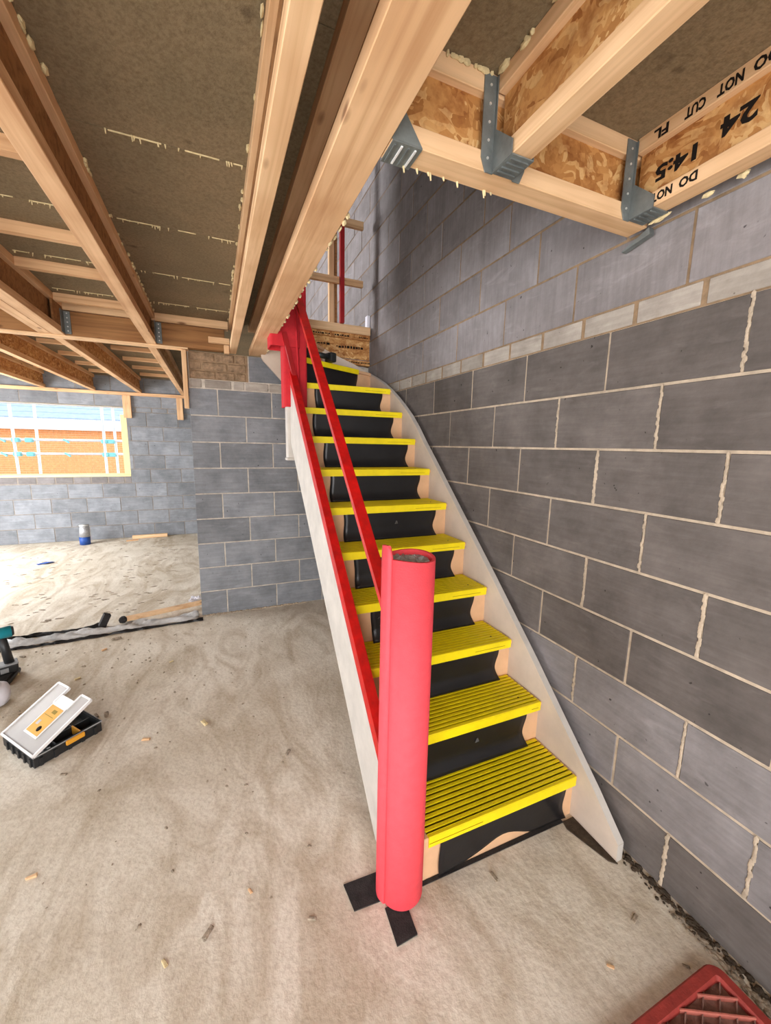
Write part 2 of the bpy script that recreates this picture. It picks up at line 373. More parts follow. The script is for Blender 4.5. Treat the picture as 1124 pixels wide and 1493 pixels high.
structure('upper_light_baffle', (-5.18, -1.25, 1.6, 1.7, 2.6, 5.2), 'plain_wall')  # unseen partition, added to keep upstairs daylight off the near wall
structure('ceiling_upper', (-5.3, .2, -4.4, 6.2, 5.2, 5.3), 'white')
structure('floor', (-5.3, .2, -4.4, 5.4, -.06, 0), 'floor')
structure('ground_outside', (-40, 30, 5.4, 60, -2.1, -2.0), 'ground')

# ---------------------------------------------------------------- ceiling deck
JZ = 2.325; DZ = 2.56
deck = empty('ceiling', (-2.6, 0, DZ), kind='structure')
ys = [-4.3, -3.585, -2.985, -2.385, -1.785, -1.185, -.585, .012, .612, 1.18, 1.78, 2.38, 2.98, 3.58, 4.18, 4.78, 5.24]
for a, b in zip(ys[:-1], ys[1:]):
    x1 = 0 if b < -1.1 or a > 1.4 else -.985
    if a < 1.18 < b+.01 and a > 1: x1 = -.985
    box('deck_board', -5.2, x1, a+.0015, b-.0015, DZ, DZ+.022, 'board', deck)
box('deck_board', -.985, 0, 1.5, 1.78, DZ+.005, DZ+.027, 'board', deck)
def drips(name, x0, x1, y, z, parent, n, seed, ln=.018):
    """glue squeezed out of a board joint: a thin bead with hanging drips"""
    rr = random.Random(seed); bm = bmesh.new(); x = x0
    while x < x1:
        L = rr.uniform(.02, .09)
        if rr.random() < .78: abar(bm, (x, y+rr.uniform(-.002, .002), z-.002), (min(x+L, x1), y+rr.uniform(-.002, .002), z-.002), .003, .004)
        x += L
    for i in range(n):
        x = rr.uniform(x0, x1); h = rr.uniform(.3, 1)*ln; atube(bm, (x, y, z+.002), (x+rr.uniform(-.003, .003), y, z-h), .0036, .0016, 5)
    return tag(put(name, bm, 'foam', parent), kind='stuff')
sd = 1
for y in (-.585, .012, .612, 1.18, -1.185):
    for x0, x1 in ((-2.38, -1.88), (-1.8, -1.28)):
        drips('glue_bead', x0+.02, x1-.005, y, DZ, deck, 16, sd); sd += 1
def edge_foam(x, y0, y1, seed, parent, n=26, z=DZ, sx=1):
    rr = random.Random(seed); bm = bmesh.new()
    for i in range(n):
        y = rr.uniform(y0, y1); L = rr.uniform(.008, .05); r = rr.uniform(.003, .009)
        bmesh.ops.create_icosphere(bm, subdivisions=1, radius=1, matrix=Matrix.Translation((x+sx*rr.uniform(.0, .008), y, z-rr.uniform(.002, .012))) @ Matrix.Diagonal((r, L/2, r*1.3, 1)))
    return tag(put('foam_blob_line', bm, 'foam', parent), kind='stuff')

# ---------------------------------------------------------------- joists
def ijoist_y(x0, x1, y0, y1, z0, z1, label, group, web='osb', fl='pine_y', fh=.045, seed=0):
    xc = (x0+x1)/2; J = empty('floor_joist', (xc, (y0+y1)/2, z0), label, 'joist', group)
    box('bottom_flange', x0, x1, y0, y1, z0, z0+fh, fl, J, .002)
    box('top_flange', x0, x1, y0, y1, z1-fh, z1, fl, J, .002)
    box('web', xc-.008, xc+.008, y0, y1, z0+fh-.004, z1-fh+.004, web, J)
    return J
G1 = 'engineered floor joists in the room'
J1 = ijoist_y(-1.872, -1.805, -4.25, 1.463, JZ, DZ, 'timber floor joist spanning beside the double joist to the cross beam', G1, 'beam')
J2 = ijoist_y(-1.271, -1.216, -4.25, 1.53, JZ, DZ, 'narrow pale timber joist resting on the brick patch of the middle wall', G1, 'beam', 'pale_y')
J3 = ijoist_y(-1.112, -.985, -4.25, 1.53, JZ, DZ, 'wide timber trimmer joist along the open side of the stairwell', G1, 'beam')
J0 = empty('floor_joist', (-2.465, -1.3, JZ), 'double timber floor joist with a seam along its underside', 'joist', G1)
for a, b in ((-2.545, -2.467), (-2.465, -2.387)):
    box('bottom_flange', a, b, -4.25, 1.463, JZ, JZ+.045, 'pine_y', J0, .002); box('top_flange', a, b, -4.25, 1.463, DZ-.045, DZ, 'pine_y', J0, .002)
    box('web', (a+b)/2-.008, (a+b)/2+.008, -4.25, 1.463, JZ+.04, DZ-.04, 'beam', J0)
box('web_stiffener', -2.4, -2.388, 1.25, 1.463, JZ+.045, DZ-.045, 'beam', J0)
edge_foam(-1.805, -1.3, 1.4, 5, J1, 40); edge_foam(-1.271, -1.5, 1.45, 6, J2, 34, sx=-1)
edge_foam(-1.216, -.9, 1.2, 16, J2, 14); edge_foam(-.985, -.9, 1.4, 17, J3, 44, JZ+.012)
J4 = ijoist_y(-3.1, -3.04, -4.25, 1.463, JZ, DZ, 'timber floor joist left of the double joist', G1, 'beam')
box('cleat', -1.43, -1.272, 1.36, 1.4, 2.365, 2.408, 'pale_x', J2, .002)
box('cleat', -1.315, -1.275, 1.41, 1.45, 2.3, 2.365, 'pale_z', J2, .002)
# noggins between joists
for k, (y, x0, x1) in enumerate(((1.30, -2.387, -1.872), (.72, -2.387, -1.872), (.26, -2.387, -1.872), (-.40, -2.387, -1.872))):
    tag(box('noggin', x0, x1, y-.022, y+.022, DZ-.05, DZ, 'pine_x', None, .002), '%s short cross batten from the cross beam, beside the double joist' % ('first', 'second', 'third', 'fourth')[k], 'batten', 'battens under the deck')
# cross beam with ledger
bx_ = empty('cross_beam', (-3.3, 1.5, JZ), 'dark stained timber cross beam carried on the end of the block wall', 'beam')
box('beam_body', -5.18, -1.305, 1.467, 1.533, JZ+.001, 2.495, 'beam', bx_, .003)
box('beam_cap', -5.18, -1.275, 1.455, 1.533, 2.5, DZ, 'pale_x', bx_, .002)
box('lit_underside', -5.18, -1.585, 1.455, 1.545, JZ-.012, JZ, 'pale_x', bx_, .002)  # pale strip paints the beam's underside as lit
def small_hanger(x, label):
    H = empty('joist_hanger', (x, 1.45, JZ), label, 'bracket', 'galvanised hangers on the cross beam')
    box('side_plate', x, x+.003, 1.385, 1.4535, JZ+.01, 2.49, 'steel', H)
    box('face_flange', x, x+.04, 1.4535, 1.4665, JZ+.01, 2.49, 'steel', H)
    for i in range(5): tube('nail', (x+.022, 1.4535, JZ+.03+.03*i), (x+.022, 1.451, JZ+.03+.03*i), .005, 'nail', H, n=8)
small_hanger(-1.8045, 'pale steel hanger where the single joist meets the cross beam')
small_hanger(-2.3865, 'steel hanger where the double joist meets the cross beam')
# joists of the far room
G2 = 'joists over the far room'; ORDN = ['first', 'second', 'third', 'fourth', 'fifth', 'sixth']
for i, xr in enumerate((-1.825, -2.44, -3.049, -3.657, -4.27)):
    ijoist_y(xr-.06, xr, 1.54, 5.235, JZ, DZ, ['timber joist over the far room closest to the block pier', 'second joist over the far room counted from the block pier', 'third joist over the far room counted from the block pier', 'fourth joist over the far room counted from the block pier', 'fifth joist over the far room counted from the block pier'][i], G2, 'osb', 'pine_y')
    if i < 3:
        for k, y in enumerate((2.3, 2.9, 3.5, 4.1, 4.7)):
            tag(box('noggin', xr-.55 if i < 4 else xr-.5, xr-.06, y-.025, y+.025, DZ-.04, DZ, 'pine_x', None, .002), '%s batten from the cross beam between the %s and %s far room joists' % (ORDN[k], ORDN[i], ORDN[i+1]), 'batten', 'battens over the far room')
    tag(box('end_bracket', xr-.066, xr-.055, 5.12, 5.235, JZ+.04, DZ-.05, 'white', None), 'pale bracket at the wall end of the %s far room joist from the pier' % ORDN[i], 'bracket', 'pale brackets on the far wall')
tag(box('wall_plate', -5.15, -1.66, 5.20, 5.239, 2.275, 2.322, 'pine_x', None, .002), 'long timber plate along the top of the window wall', 'timber')
tag(box('timber_strap', -2.71, -2.60, 5.2, 5.239, 1.93, 2.274, 'pine_z', None, .002), 'short upright timber beside the window head', 'timber')
tag(box('timber_strap', -1.96, -1.87, 5.2, 5.239, 1.93, 2.274, 'pine_z', None, .002), 'short upright timber on the far wall near the pier', 'timber')
tag(box('timber_strap', PX0-.036, PX0-.002, 1.47, 1.54, 1.85, 2.31, 'pale_z', None, .002), 'upright timber batten hanging at the edge of the block pier', 'timber')

# ---------------------------------------------------------------- stairwell trimmer and near joists
TR = empty('trimmer_joist', (-.49, -1.21, JZ), 'cross trimmer joist with flaked board web at the head of the stairwell', 'joist')
TY0, TY1 = -1.25, -1.175
box('bottom_flange', -.983, -.03, TY0, TY1, JZ, JZ+.05, 'pale_x', TR, .002)
box('top_flange', -.983, -.03, TY0, TY1, DZ-.05, DZ, 'pale_x', TR, .002)
box('web', -.983, -.03, TY0+.022, TY0+.04, JZ+.046, DZ-.046, 'osb', TR)
for i in range(9):
    x = random.uniform(-.95, -.6); tube('glue_drip', (x, TY1-.005, JZ+.002), (x+.003, TY1-.005, JZ-random.uniform(.006, .02)), .004, 'foam', TR, .002, 5)
N1 = ijoist_y(-.678, -.615, -4.25, TY0-.006, JZ+.004, DZ, 'timber joist hung on the middle of the stairwell trimmer', 'near joists hung on the trimmer', fl='pale_y')
N2 = ijoist_y(-.125, -.062, -4.25, TY0-.006, JZ+.004, DZ, 'stamped timber joist running along the right block wall', 'near joists hung on the trimmer', fl='pale_y')
edge_foam(-.678, -1.6, -1.27, 31, N1, 14, sx=-1); edge_foam(-.05, -2.2, -1.27, 32, N2, 30, JZ+.01)
bm = bmesh.new(); rr = random.Random(4)
for i in range(26):
    x = rr.uniform(-.96, -.7); bmesh.ops.create_icosphere(bm, subdivisions=1, radius=1, matrix=Matrix.Translation((x, TY0-.004, DZ-.006)) @ Matrix.Diagonal((rr.uniform(.004, .014), .006, rr.uniform(.004, .01), 1)))
tag(put('foam_blob_line', bm, 'foam', TR), kind='stuff')
def hanger(x0, x1, label):
    H = empty('joist_hanger', ((x0+x1)/2, TY0, JZ), label, 'bracket', 'steel joist hangers on the trimmer')
    a, b = x0-.003, x1+.003
    prism('side_plate', [(TY0-.002, JZ), (TY0-.085, JZ), (TY0-.085, JZ+.035), (TY0-.012, JZ+.10), (TY0-.012, DZ-.01), (TY0-.002, DZ-.01)], a-.0025, a, 'x', 'steel', H)
    prism('side_plate', [(TY0-.002, JZ), (TY0-.085, JZ), (TY0-.085, JZ+.035), (TY0-.012, JZ+.10), (TY0-.012, DZ-.01), (TY0-.002, DZ-.01)], b, b+.0025, 'x', 'steel', H)
    box('seat_plate', a, b, TY0-.085, TY0-.002, JZ-.001, JZ+.0025, 'steel', H)
    prism('face_flange', [(a-.04, JZ+.03), (a-.025, JZ-.004), (a, JZ-.004), (a, DZ-.008), (a-.04, DZ-.008)], TY0-.0045, TY0-.001, 'y', 'steel', H)
    if x1 < -.2: prism('face_flange', [(b+.04, JZ+.03), (b+.025, JZ-.004), (b, JZ-.004), (b, DZ-.008), (b+.04, DZ-.008)], TY0-.0045, TY0-.001, 'y', 'steel', H)
    for i in range(5): tube('nail', (a-.02, TY0-.0045, JZ+.03+.043*i), (a-.02, TY0-.007, JZ+.03+.043*i), .0035, 'nail', H, n=8)
    for i in range(4): box('seat_rib', a+.006, b-.006, TY0-.075+.018*i, TY0-.071+.018*i, JZ-.005, JZ, 'steel', H)
    return H
hanger(-.678, -.615, 'grey steel hanger holding the joist in the middle of the trimmer')
hanger(-.125, -.062, 'grey steel hanger at the trimmer end beside the right wall')
H = empty('joist_hanger', (-.98, -1.21, JZ), 'grey steel hanger where the trimmer meets the wide joist', 'bracket', 'steel joist hangers on the trimmer')
prism('side_plate', [(-.982, JZ), (-.90, JZ), (-.955, JZ+.075), (-.982, JZ+.085)], TY0-.004, TY0-.001, 'y', 'steel', H)
box('seat_plate', -.982, -.90, TY0-.004, TY1+.003, JZ-.004, JZ-.0005, 'steel', H)
prism('face_flange', [(TY0-.002, JZ), (TY0-.04, JZ+.005), (TY0-.04, JZ+.04), (TY0-.002, JZ+.08)], -.9845, -.9815, 'x', 'steel', H)
for i in range(4): box('seat_rib', -.975+.019*i, -.970+.019*i, TY0+.004, TY1-.004, JZ-.007, JZ-.004, 'clear_rim' if i % 2 else 'steel', H)
tag(prism('steel_shim', [(-1.26, 2.302), (-1.16, 2.282), (-1.157, 2.286), (-1.255, 2.325)], -.028, -.006, 'x', 'steel'), 'thin steel strip wedged under the trimmer end at the wall', 'steel strip')
# stamped lettering on the wall-side joist (joist is upside down, so is its print)
def lettering(name, text, y0, y1, z, h, x, parent):
    cu = bpy.data.curves.new(name, 'FONT'); cu.body = text; cu.size = 1; cu.extrude = .01; cu.offset = .035; cu.resolution_u = 2
    to = bpy.data.objects.new('tmp', cu); COL.objects.link(to); bpy.context.view_layer.update()
    me = bpy.data.meshes.new_from_object(to.evaluated_get(bpy.context.evaluated_depsgraph_get())); bpy.data.objects.remove(to)
    bm = bmesh.new(); bm.from_mesh(me)
    a = min(v.co.x for v in bm.verts); b = max(v.co.x for v in bm.verts); c0 = min(v.co.y for v in bm.verts); c1 = max(v.co.y for v in bm.verts)
    # the face looks to -x; the print is turned by 180 degrees: it reads towards +y with the letters' feet up
    for v in bm.verts: v.co = Vector((x-v.co.z*.04, y0+(v.co.x-a)/(b-a)*(y1-y0), z-(v.co.y-c0)/(c1-c0)*h))
    return put(name, bm, 'stamp', parent)
for t_, a, b in (('DO', -1.612, -1.560), ('NOT', -1.540, -1.480), ('CUT', -1.452, -1.398), ('FL', -1.352, -1.308)): lettering('stamped_lettering', t_, a, b, DZ-.010, .029, -.1255, N2)
for t_, a, b in (('DO', -1.455, -1.405), ('NOT', -1.386, -1.322)): lettering('stamped_lettering', t_, a, b, JZ+.041, .027, -.1255, N2)
lettering('stamped_lettering', '24', -1.572, -1.486, DZ-.085, .05, -.1025, N2); lettering('stamped_lettering', '14:5', -1.43, -1.31, DZ-.105, .045, -.1025, N2)

# ---------------------------------------------------------------- staircase
RISE = .2025
NY = {1: -1.25, 2: -1.025, 3: -.80, 4: -.578, 5: -.352, 6: -.125, 7: .105, 8: .335, 9: .57, 10: .805}
SX0, SX1 = -.866, -.070
def nos(y): return .2+.89*(y+1.25)
ST = empty('staircase', (-.48, -.2, 0), 'off white timber staircase rising along the block wall with winders at its top', 'staircase')
rs = [(-1.452, .0), (-1.452, .075), (-1.33, .205), (-.945, .572), (-.604, .88), (-.159, 1.268), (.10, 1.495), (.226, 1.602), (.345, 1.712), (.454, 1.800), (.58, 1.884), (.708, 1.960), (.85, 2.036), (.998, 2.105), (1.2, 2.182), (1.452, 2.266), (1.452, 1.55), (.9, 1.55), (-.45, .35), (-.84, 0)]
sr = prism('wall_string', rs, -.070, -.040, 'x', 'primer', ST)
box('string_end', -.0702, -.0398, -1.4535, -1.4515, 0, .074, 'white', sr)
# a white painted top edge on the wall string
bm = bmesh.new(); edge = rs[1:16]
for (a, b), (c_, d) in zip(edge[:-1], edge[1:]): abar(bm, (-.055, a, b+.001), (-.055, c_, d+.001), .0305, .003, (0, 0, 1))
put('string_edge', bm, 'white', sr)
bs = [(-.07, 2.266), (-.185, 2.319), (-.352, 2.377), (-.48, 2.43), (-.75, 2.56), (-.985, 2.56), (-.985, 2.322), (-1.02, 2.322), (-1.02, 2.30), (-1.005, 2.275), (-.842, 2.108), (-.50, 1.76), (-.07, 1.55)]
prism('back_string', bs, 1.42, 1.452, 'y', 'primer', ST)
ls = [(-1.22, nos(-1.22)-.005), (.76, nos(.76)+.05), (.76, nos(.76)-.40), (-1.017, 0), (-1.22, 0)]
prism('outer_string', ls, -.900, -.868, 'x', 'white', ST)
NLINE = {11: ((-.80, .885), (-.07, 1.285)), 12: ((-.82, .93), (-.47, 1.42))}
for n in range(1, 11):
    z = RISE*n; y0 = NY[n]
    if n < 10: y1 = NY[n+1]+.03
    else: y1 = None
    if y1: box('tread', SX0, SX1, y0, y1, z-.022, z, 'mdf', ST, .003)
    else: prism('tread', [(SX0, y0), (SX1, y0), (SX1, 1.31), (-.80, .91), (SX0, .9)], z-.022, z, 'z', 'mdf', ST)
    box('riser', SX0, SX1, y0+.020, y0+.030, max(0, z-RISE), z-.022, 'mdf', ST)
(ax, ay), (bx2, by) = NLINE[11]; z = RISE*11
prism('tread', [(ax, ay), (bx2, by), (SX1, 1.42), (-.45, 1.42), (-.80, .95), (-.82, .92)], z-.022, z, 'z', 'mdf', ST)
def off_line(l, d):
    (x0, y0), (x1, y1) = l; t = Vector((x1-x0, y1-y0)).normalized(); n_ = Vector((-t.y, t.x))
    return (x0+n_.x*d, y0+n_.y*d), (x1+n_.x*d, y1+n_.y*d)
p_, q_ = off_line(NLINE[11], .022); p2, q2 = off_line(NLINE[11], .032); q_ = (SX1, q_[1]); q2 = (SX1, q2[1])
prism('riser', [p_, q_, q2, p2], z-RISE, z-.022, 'z', 'mdf', ST)
z = RISE*12
prism('tread', [NLINE[12][0], NLINE[12][1], (-.87, 1.42), (-.87, .93)], z-.022, z, 'z', 'mdf', ST)
p_, q_ = off_line(NLINE[12], .022); p2, q2 = off_line(NLINE[12], .032)
prism('riser', [p_, (q_[0], 1.42), (q2[0], 1.42), p2], z-RISE, z-.022, 'z', 'mdf', ST)
box('riser', -.90, -.89, .86, 1.42, z, RISE*13-.02, 'mdf', ST)
NWX, NWY, UNX, UNY = -.886, -1.222, -.878, .80
box('newel_post', NWX-.042, NWX+.042, NWY-.042, NWY+.042, 0, 1.19, 'white', ST, .004)
un = box('newel_post', UNX-.045, UNX+.045, UNY-.045, UNY+.045, 1.47, 3.45, 'white', ST, .004)
box('newel_drop_cap', UNX-.052, UNX+.052, UNY-.052, UNY+.052, 1.452, 1.472, 'white', un, .004)
# base rail on the outer string and the handrail, both bound in red tape
def rail(y0, y1, zf, x0, x1, th, mat, name, parent):
    pts = [(y0, zf(y0)), (y1, zf(y1)), (y1, zf(y1)-th), (y0, zf(y0)-th)]
    return prism(name, pts, x0, x1, 'x', mat, parent)
rail(-1.2, .76, lambda y: nos(y)+.098+.037*y, -.902, -.858, .078, 'red_tape', 'base_rail', ST)
hz = lambda y: 1.052+.972*(y+1.014)
rail(-1.19, .76, hz, -.902, -.856, .034, 'red_tape', 'handrail', ST)

# yellow tread covers, one on each tread
ORD = ['lowest', 'second', 'third', 'fourth', 'fifth', 'sixth', 'seventh', 'eighth', 'ninth', 'tenth', 'eleventh']
def cover_profile(d):
    """(along depth, height) outline of a ribbed cover: lip, ribs, back edge"""
    top = [(0, -.036), (-.004, -.036), (-.004, .003), (-.001, .006)]
    n = 10; s = .012; p = (d-s-.006)/n
    pts = list(top); pts.append((s, .006))
    for i in range(n):
        a = s+i*p; pts += [(a, .0065), (a+.0006, .0005), (a+p*.42, .0005), (a+p*.42+.0006, .0068)]
    pts += [(d-.004, .006), (d, .0005), (0, .0005)]
    return pts
def cover(n):
    z = RISE*n
    L = 'yellow ribbed cover on the %s stair tread' % ORD[n-1]
    if n <= 10:
        y0 = NY[n]; d = (NY[n+1]+.018-y0) if n < 10 else .10
        T = empty('tread_cover', (-.46, y0, z), L, 'tread cover', 'yellow tread covers on the stairs')
        bm = bmesh.new(); aprism(bm, [(y0+u-.0005, z+v) for u, v in cover_profile(d)], -.792 if n == 1 else -.772 if n == 10 else -.848, -.082, 'x'); put('ribbed_plate', bm, 'yellow', T)
        x0, x1 = (-.79, -.56) if n == 1 else (-.30, -.12) if n > 2 else (-.135, -.095)
        box('print_line', x0, x1, y0-.0055, y0-.0042, z-.0205, z-.0188, 'yellow_ink', T)
        if n > 1: tube('screw', (-.16, y0+.06, z+.006), (-.16, y0+.06, z+.0075), .004, 'stamp', T, n=8)
    else:
        (ax, ay), (bx_, by_) = NLINE[11]; t = Vector((bx_-ax, by_-ay)); Lg = t.length; ang = math.atan2(t.y, t.x)
        T = empty('tread_cover', ((ax+bx_)/2, (ay+by_)/2, z), L, 'tread cover', 'yellow tread covers on the stairs')
        bm = bmesh.new(); aprism(bm, [(u, v) for u, v in cover_profile(.085)], .03, Lg*.80, 'x')
        put('ribbed_plate', bm, 'yellow', T, xf=Matrix.Translation((ax, ay, z)) @ Matrix.Rotation(ang, 4, 'Z'))
for n in range(1, 12): cover(n)
# black membrane on each riser
def membrane(n):
    rr = random.Random(n*13); z1 = RISE*n-.024; z0 = RISE*(n-1)+(.0075 if n > 1 else .001); h = z1-z0
    xa, xb = (-.765+rr.uniform(-.012, .012), -.148+rr.uniform(-.01, .01))
    if n == 1: xa, xb = -.735, -.125
    if n == 10: xa = -.70
    NX, NZ = 22, 14; bm = bmesh.new(); G = []
    for k in range(2):
        g = []
        for j in range(NZ+1):
            t = j/NZ; row = []
            for i in range(NX+1):
                s = i/NX
                l = xa+.004*math.sin(t*5+n); r = xb+.010*math.sin(t*6.2+.6) + (.012*t**3 if n == 1 else 0)
                x = l+(r-l)*s; zz = z1-h*t
                flare = .030*max(0, (t-.62)/.38)**2 if n > 1 else .008*t*t
                if n == 1:
                    zb = .004+.066*math.exp(-((s-.46)/.2)**2)+.010*max(0, math.sin(s*9)); zz = z1-(z1-zb)*t
                y = .0175-flare-.003*math.sin(s*7+n)*t*(1-t)*2 - .0025
                row.append((x, y-(.0015 if k else 0), zz))
            g.append(row)
        G.append(g)
    if n <= 10: X = lambda p: (p[0], NY[n]+p[1], p[2])
    else:
        (ax, ay), (bx_, by_) = NLINE[11]; tt = Vector((bx_-ax, by_-ay)).normalized()
        def X(p):
            s = .06+(p[0]-xa)/(xb-xa)*.60; return (ax+tt.x*s-tt.y*(p[1]+.001), ay+tt.y*s+tt.x*(p[1]+.001), p[2])
    V = [[[bm.verts.new(X(p)) for p in row] for row in g] for g in G]
    for k in range(2):
        for j in range(NZ):
            for i in range(NX):
                q = (V[k][j][i], V[k][j][i+1], V[k][j+1][i+1], V[k][j+1][i]); bm.faces.new(q if k else q[::-1])
    for i in range(NX):
        for j in (0, NZ): bm.faces.new((V[0][j][i], V[0][j][i+1], V[1][j][i+1], V[1][j][i]))
    for j in range(NZ):
        for i in (0, NX): bm.faces.new((V[0][j][i], V[0][j+1][i], V[1][j+1][i], V[1][j][i]))
    o = put('membrane_sheet', bm, 'black_sheet', None, False)
    for p_ in o.data.polygons: p_.use_smooth = abs(p_.normal.x) < .5 and abs(p_.normal.z) < .8
    tag(o, 'black plastic sheet hanging over the %s stair riser' % ORD[n-1], 'sheet', 'black sheets over the stair risers')
    def mark(pts):
        bm = bmesh.new(); yy = NY[n]+.0098
        for (a, b), (c_, d) in pts: abar(bm, (a, yy, b), (c_, yy, d), .002, .004)
        tag(put('faint_print', bm, 'faint', o), kind='stuff')
    zc = RISE*(n-.48)
    if n in (3,): mark([((-.66+.014*k, zc+.004*k), (-.652+.014*k, zc+.03+.004*k)) for k in range(4)]+[((-.65+.011*k, zc-.015+.004*k), (-.645+.011*k, zc-.012+.004*k)) for k in range(6)])
    if n in (2, 6): mark([((-.432+.002*k, zc-.012+.005*k), (-.412-.002*k, zc-.011+.005*k)) for k in range(4)])
    if n == 4: mark([((-.70+.025*math.cos(k), zc+.025*math.sin(k)), (-.70+.025*math.cos(k+.5), zc+.025*math.sin(k+.5))) for k in range(-2, 3)])
    if n in (1,): tag(o, 'black plastic sheet with a ragged lower edge over the lowest stair riser', 'sheet')
for n in range(1, 12): membrane(n)

# coral foam roll around the lower newel
R0 = .088
FR = empty('foam_roll', (NWX, NWY, 0), 'tall coral foam roll wrapped round the lower newel post', 'foam wrap')
bm = bmesh.new(); NS = 84; th = .010; A0 = math.radians(157); turns = 1.12
rings = []
for i in range(NS+1):
    t = i/NS; a = A0+2*math.pi*turns*t; R_ = R0-.014*(1-t)-.0
    # outer end of the sheet comes last (t=1): flap rises there
    end_gap = -.007*max(0, (t-.95)/.05)
    zt = 1.238+.004*math.sin(a*2)+(.042*min(1, (t-.9)/.025)*min(1, (1.004-t)/.02) if t > .9 else 0)
    zb = .004
    row = []
    for rr_, zz in ((R_+end_gap, zb+.006), (R_+end_gap, zt), (R_+end_gap-th, zt), (R_+end_gap-th, zb)):
        row.append(bm.verts.new((NWX+math.cos(a)*rr_, NWY+math.sin(a)*rr_, zz)))
    rings.append(row)
for A, B in zip(rings[:-1], rings[1:]):
    for k in range(4): bm.faces.new((A[k], B[k], B[(k+1) % 4], A[(k+1) % 4]))
bm.faces.new(rings[0]); bm.faces.new(rings[-1][::-1])
fo = put('foam_sheet', bm, 'foam_pink', FR)
for p in fo.data.polygons: p.use_smooth = abs(p.normal.z) < .3
bm = bmesh.new(); g = 10; V = {}
rr = random.Random(3)
for i in range(g+1):
    for j in range(g+1):
        u_, v_ = (i/g-.5)*2, (j/g-.5)*2; l = max(abs(u_), abs(v_)); d = math.hypot(u_, v_) or 1
        V[i, j] = bm.verts.new((NWX-.004+u_*l/d*.066, NWY+v_*l/d*.066, 1.228+rr.uniform(-.008, .008)))
for i in range(g):
    for j in range(g): bm.faces.new((V[i, j], V[i+1, j], V[i+1, j+1], V[i, j+1]))
r = bmesh.ops.extrude_face_region(bm, geom=bm.faces[:]); bmesh.ops.translate(bm, verts=[e for e in r['geom'] if isinstance(e, bmesh.types.BMVert)], vec=(0, 0, -.03))
put('film_cap', bm, 'film', FR)
# red foam round the upper newel
FU = empty('foam_wrap', (UNX, UNY, 1.83), 'red foam sheet wrapped round the upper newel post', 'foam wrap')
def sqtube(name, x0, x1, y0, y1, z0, z1, th, mat, parent, notch=None):
    bm = bmesh.new()
    def ring(ins, z): 
        a = .018 if ins == 0 else .008
        o = ins; X0, X1, Y0, Y1 = x0+o, x1-o, y0+o, y1-o
        P_ = []
        for cx, cy, s in ((X1-a, Y1-a, 0), (X0+a, Y1-a, 90), (X0+a, Y0+a, 180), (X1-a, Y0+a, 270)):
            for q in (0, 30, 60, 90): P_.append((cx+a*math.cos(math.radians(s+q)), cy+a*math.sin(math.radians(s+q)), z))
        return [bm.verts.new(p) for p in P_]
    rs_ = [ring(0, z0), ring(0, z1), ring(th, z1), ring(th, z0)]
    for k in range(4):
        A, B = rs_[k], rs_[(k+1) % 4]
        for i in range(16): bm.faces.new((A[i], A[(i+1) % 16], B[(i+1) % 16], B[i]))
    return put(name, bm, mat, parent)
sqtube('foam_sheet', -.946, -.776, UNY-.074, UNY+.07, 1.84, 3.0, .012, 'foam_red', FU)
sqtube('foam_sheet', -1.036, -.83, UNY-.096, UNY+.078, 2.25, 3.0, .008, 'foam_red', FU)
bar('seam_fold', (-.835, UNY-.078, 1.90), (-.86, UNY-.104, 2.5), .012, .014, 'foam_red', FU)
bar('crease_shade', (-.838, UNY-.088, 1.90), (-.943, UNY-.104, 2.34), .018, .03, 'dark_red', FU)  # dark red bar paints a fold and its shadow crease in the foam

# black felt pieces on the floor
def felt(name, pts, label, h=.005):
    bm = bmesh.new(); A = [bm.verts.new((x, y, .0005)) for x, y in pts]; B = [bm.verts.new((x, y, .0005+h)) for x, y in pts]
    n = len(pts); bm.faces.new(A); bm.faces.new(B[::-1])
    for i in range(n): bm.faces.new((A[i], A[(i+1) % n], B[(i+1) % n], B[i]))
    return tag(put(name, bm, 'felt'), label, 'felt', None)
felt('felt_pad', [(-1.060, -1.228), (-1.070, -1.135), (-.93, -1.14), (-.93, -1.235)], 'black felt square under the left side of the foam roll')
felt('felt_pad', [(-.965, -1.372), (-.890, -1.368), (-.885, -1.26), (-.96, -1.26)], 'black felt square under the front of the foam roll')
felt('felt_strip', [(-.14, -1.28), (-.096, -1.44), (-.072, -1.462), (-.0725, -1.25), (-.13, -1.25)], 'black felt strip along the foot of the wall string').data.materials[0] = MAT['dirt']
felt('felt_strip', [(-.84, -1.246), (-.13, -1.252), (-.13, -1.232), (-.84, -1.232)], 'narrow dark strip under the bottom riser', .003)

# ---------------------------------------------------------------- landing edge and guard rail
LJ = empty('landing_joist', (-.5, 1.5, 2.36), 'stamped flaked board joist at the landing edge', 'joist')
box('web', -.975, -.012, 1.485, 1.503, 2.38, 2.585, 'osb', LJ)
box('top_flange', -.975, -.012, 1.47, 1.533, 2.555, 2.60, 'osb', LJ, .002)
box('bottom_flange', -.975, -.012, 1.47, 1.533, 2.325, 2.37, 'osb', LJ, .002)
rr = random.Random(11); bm = bmesh.new()
for zc, xa, xb, hh in ((2.575, -.56, -.40, .014), (2.575, -.36, -.22, .014), (2.575, -.12, -.03, .013), (2.348, -.32, -.02, .012)):
    x = xa
    while x < xb:
        L_ = rr.uniform(.008, .022); abox(bm, x, x+L_, 1.4685, 1.4702, zc-hh*rr.uniform(.3, .5), zc+hh*rr.uniform(.2, .5)); x += L_+rr.uniform(.004, .01)
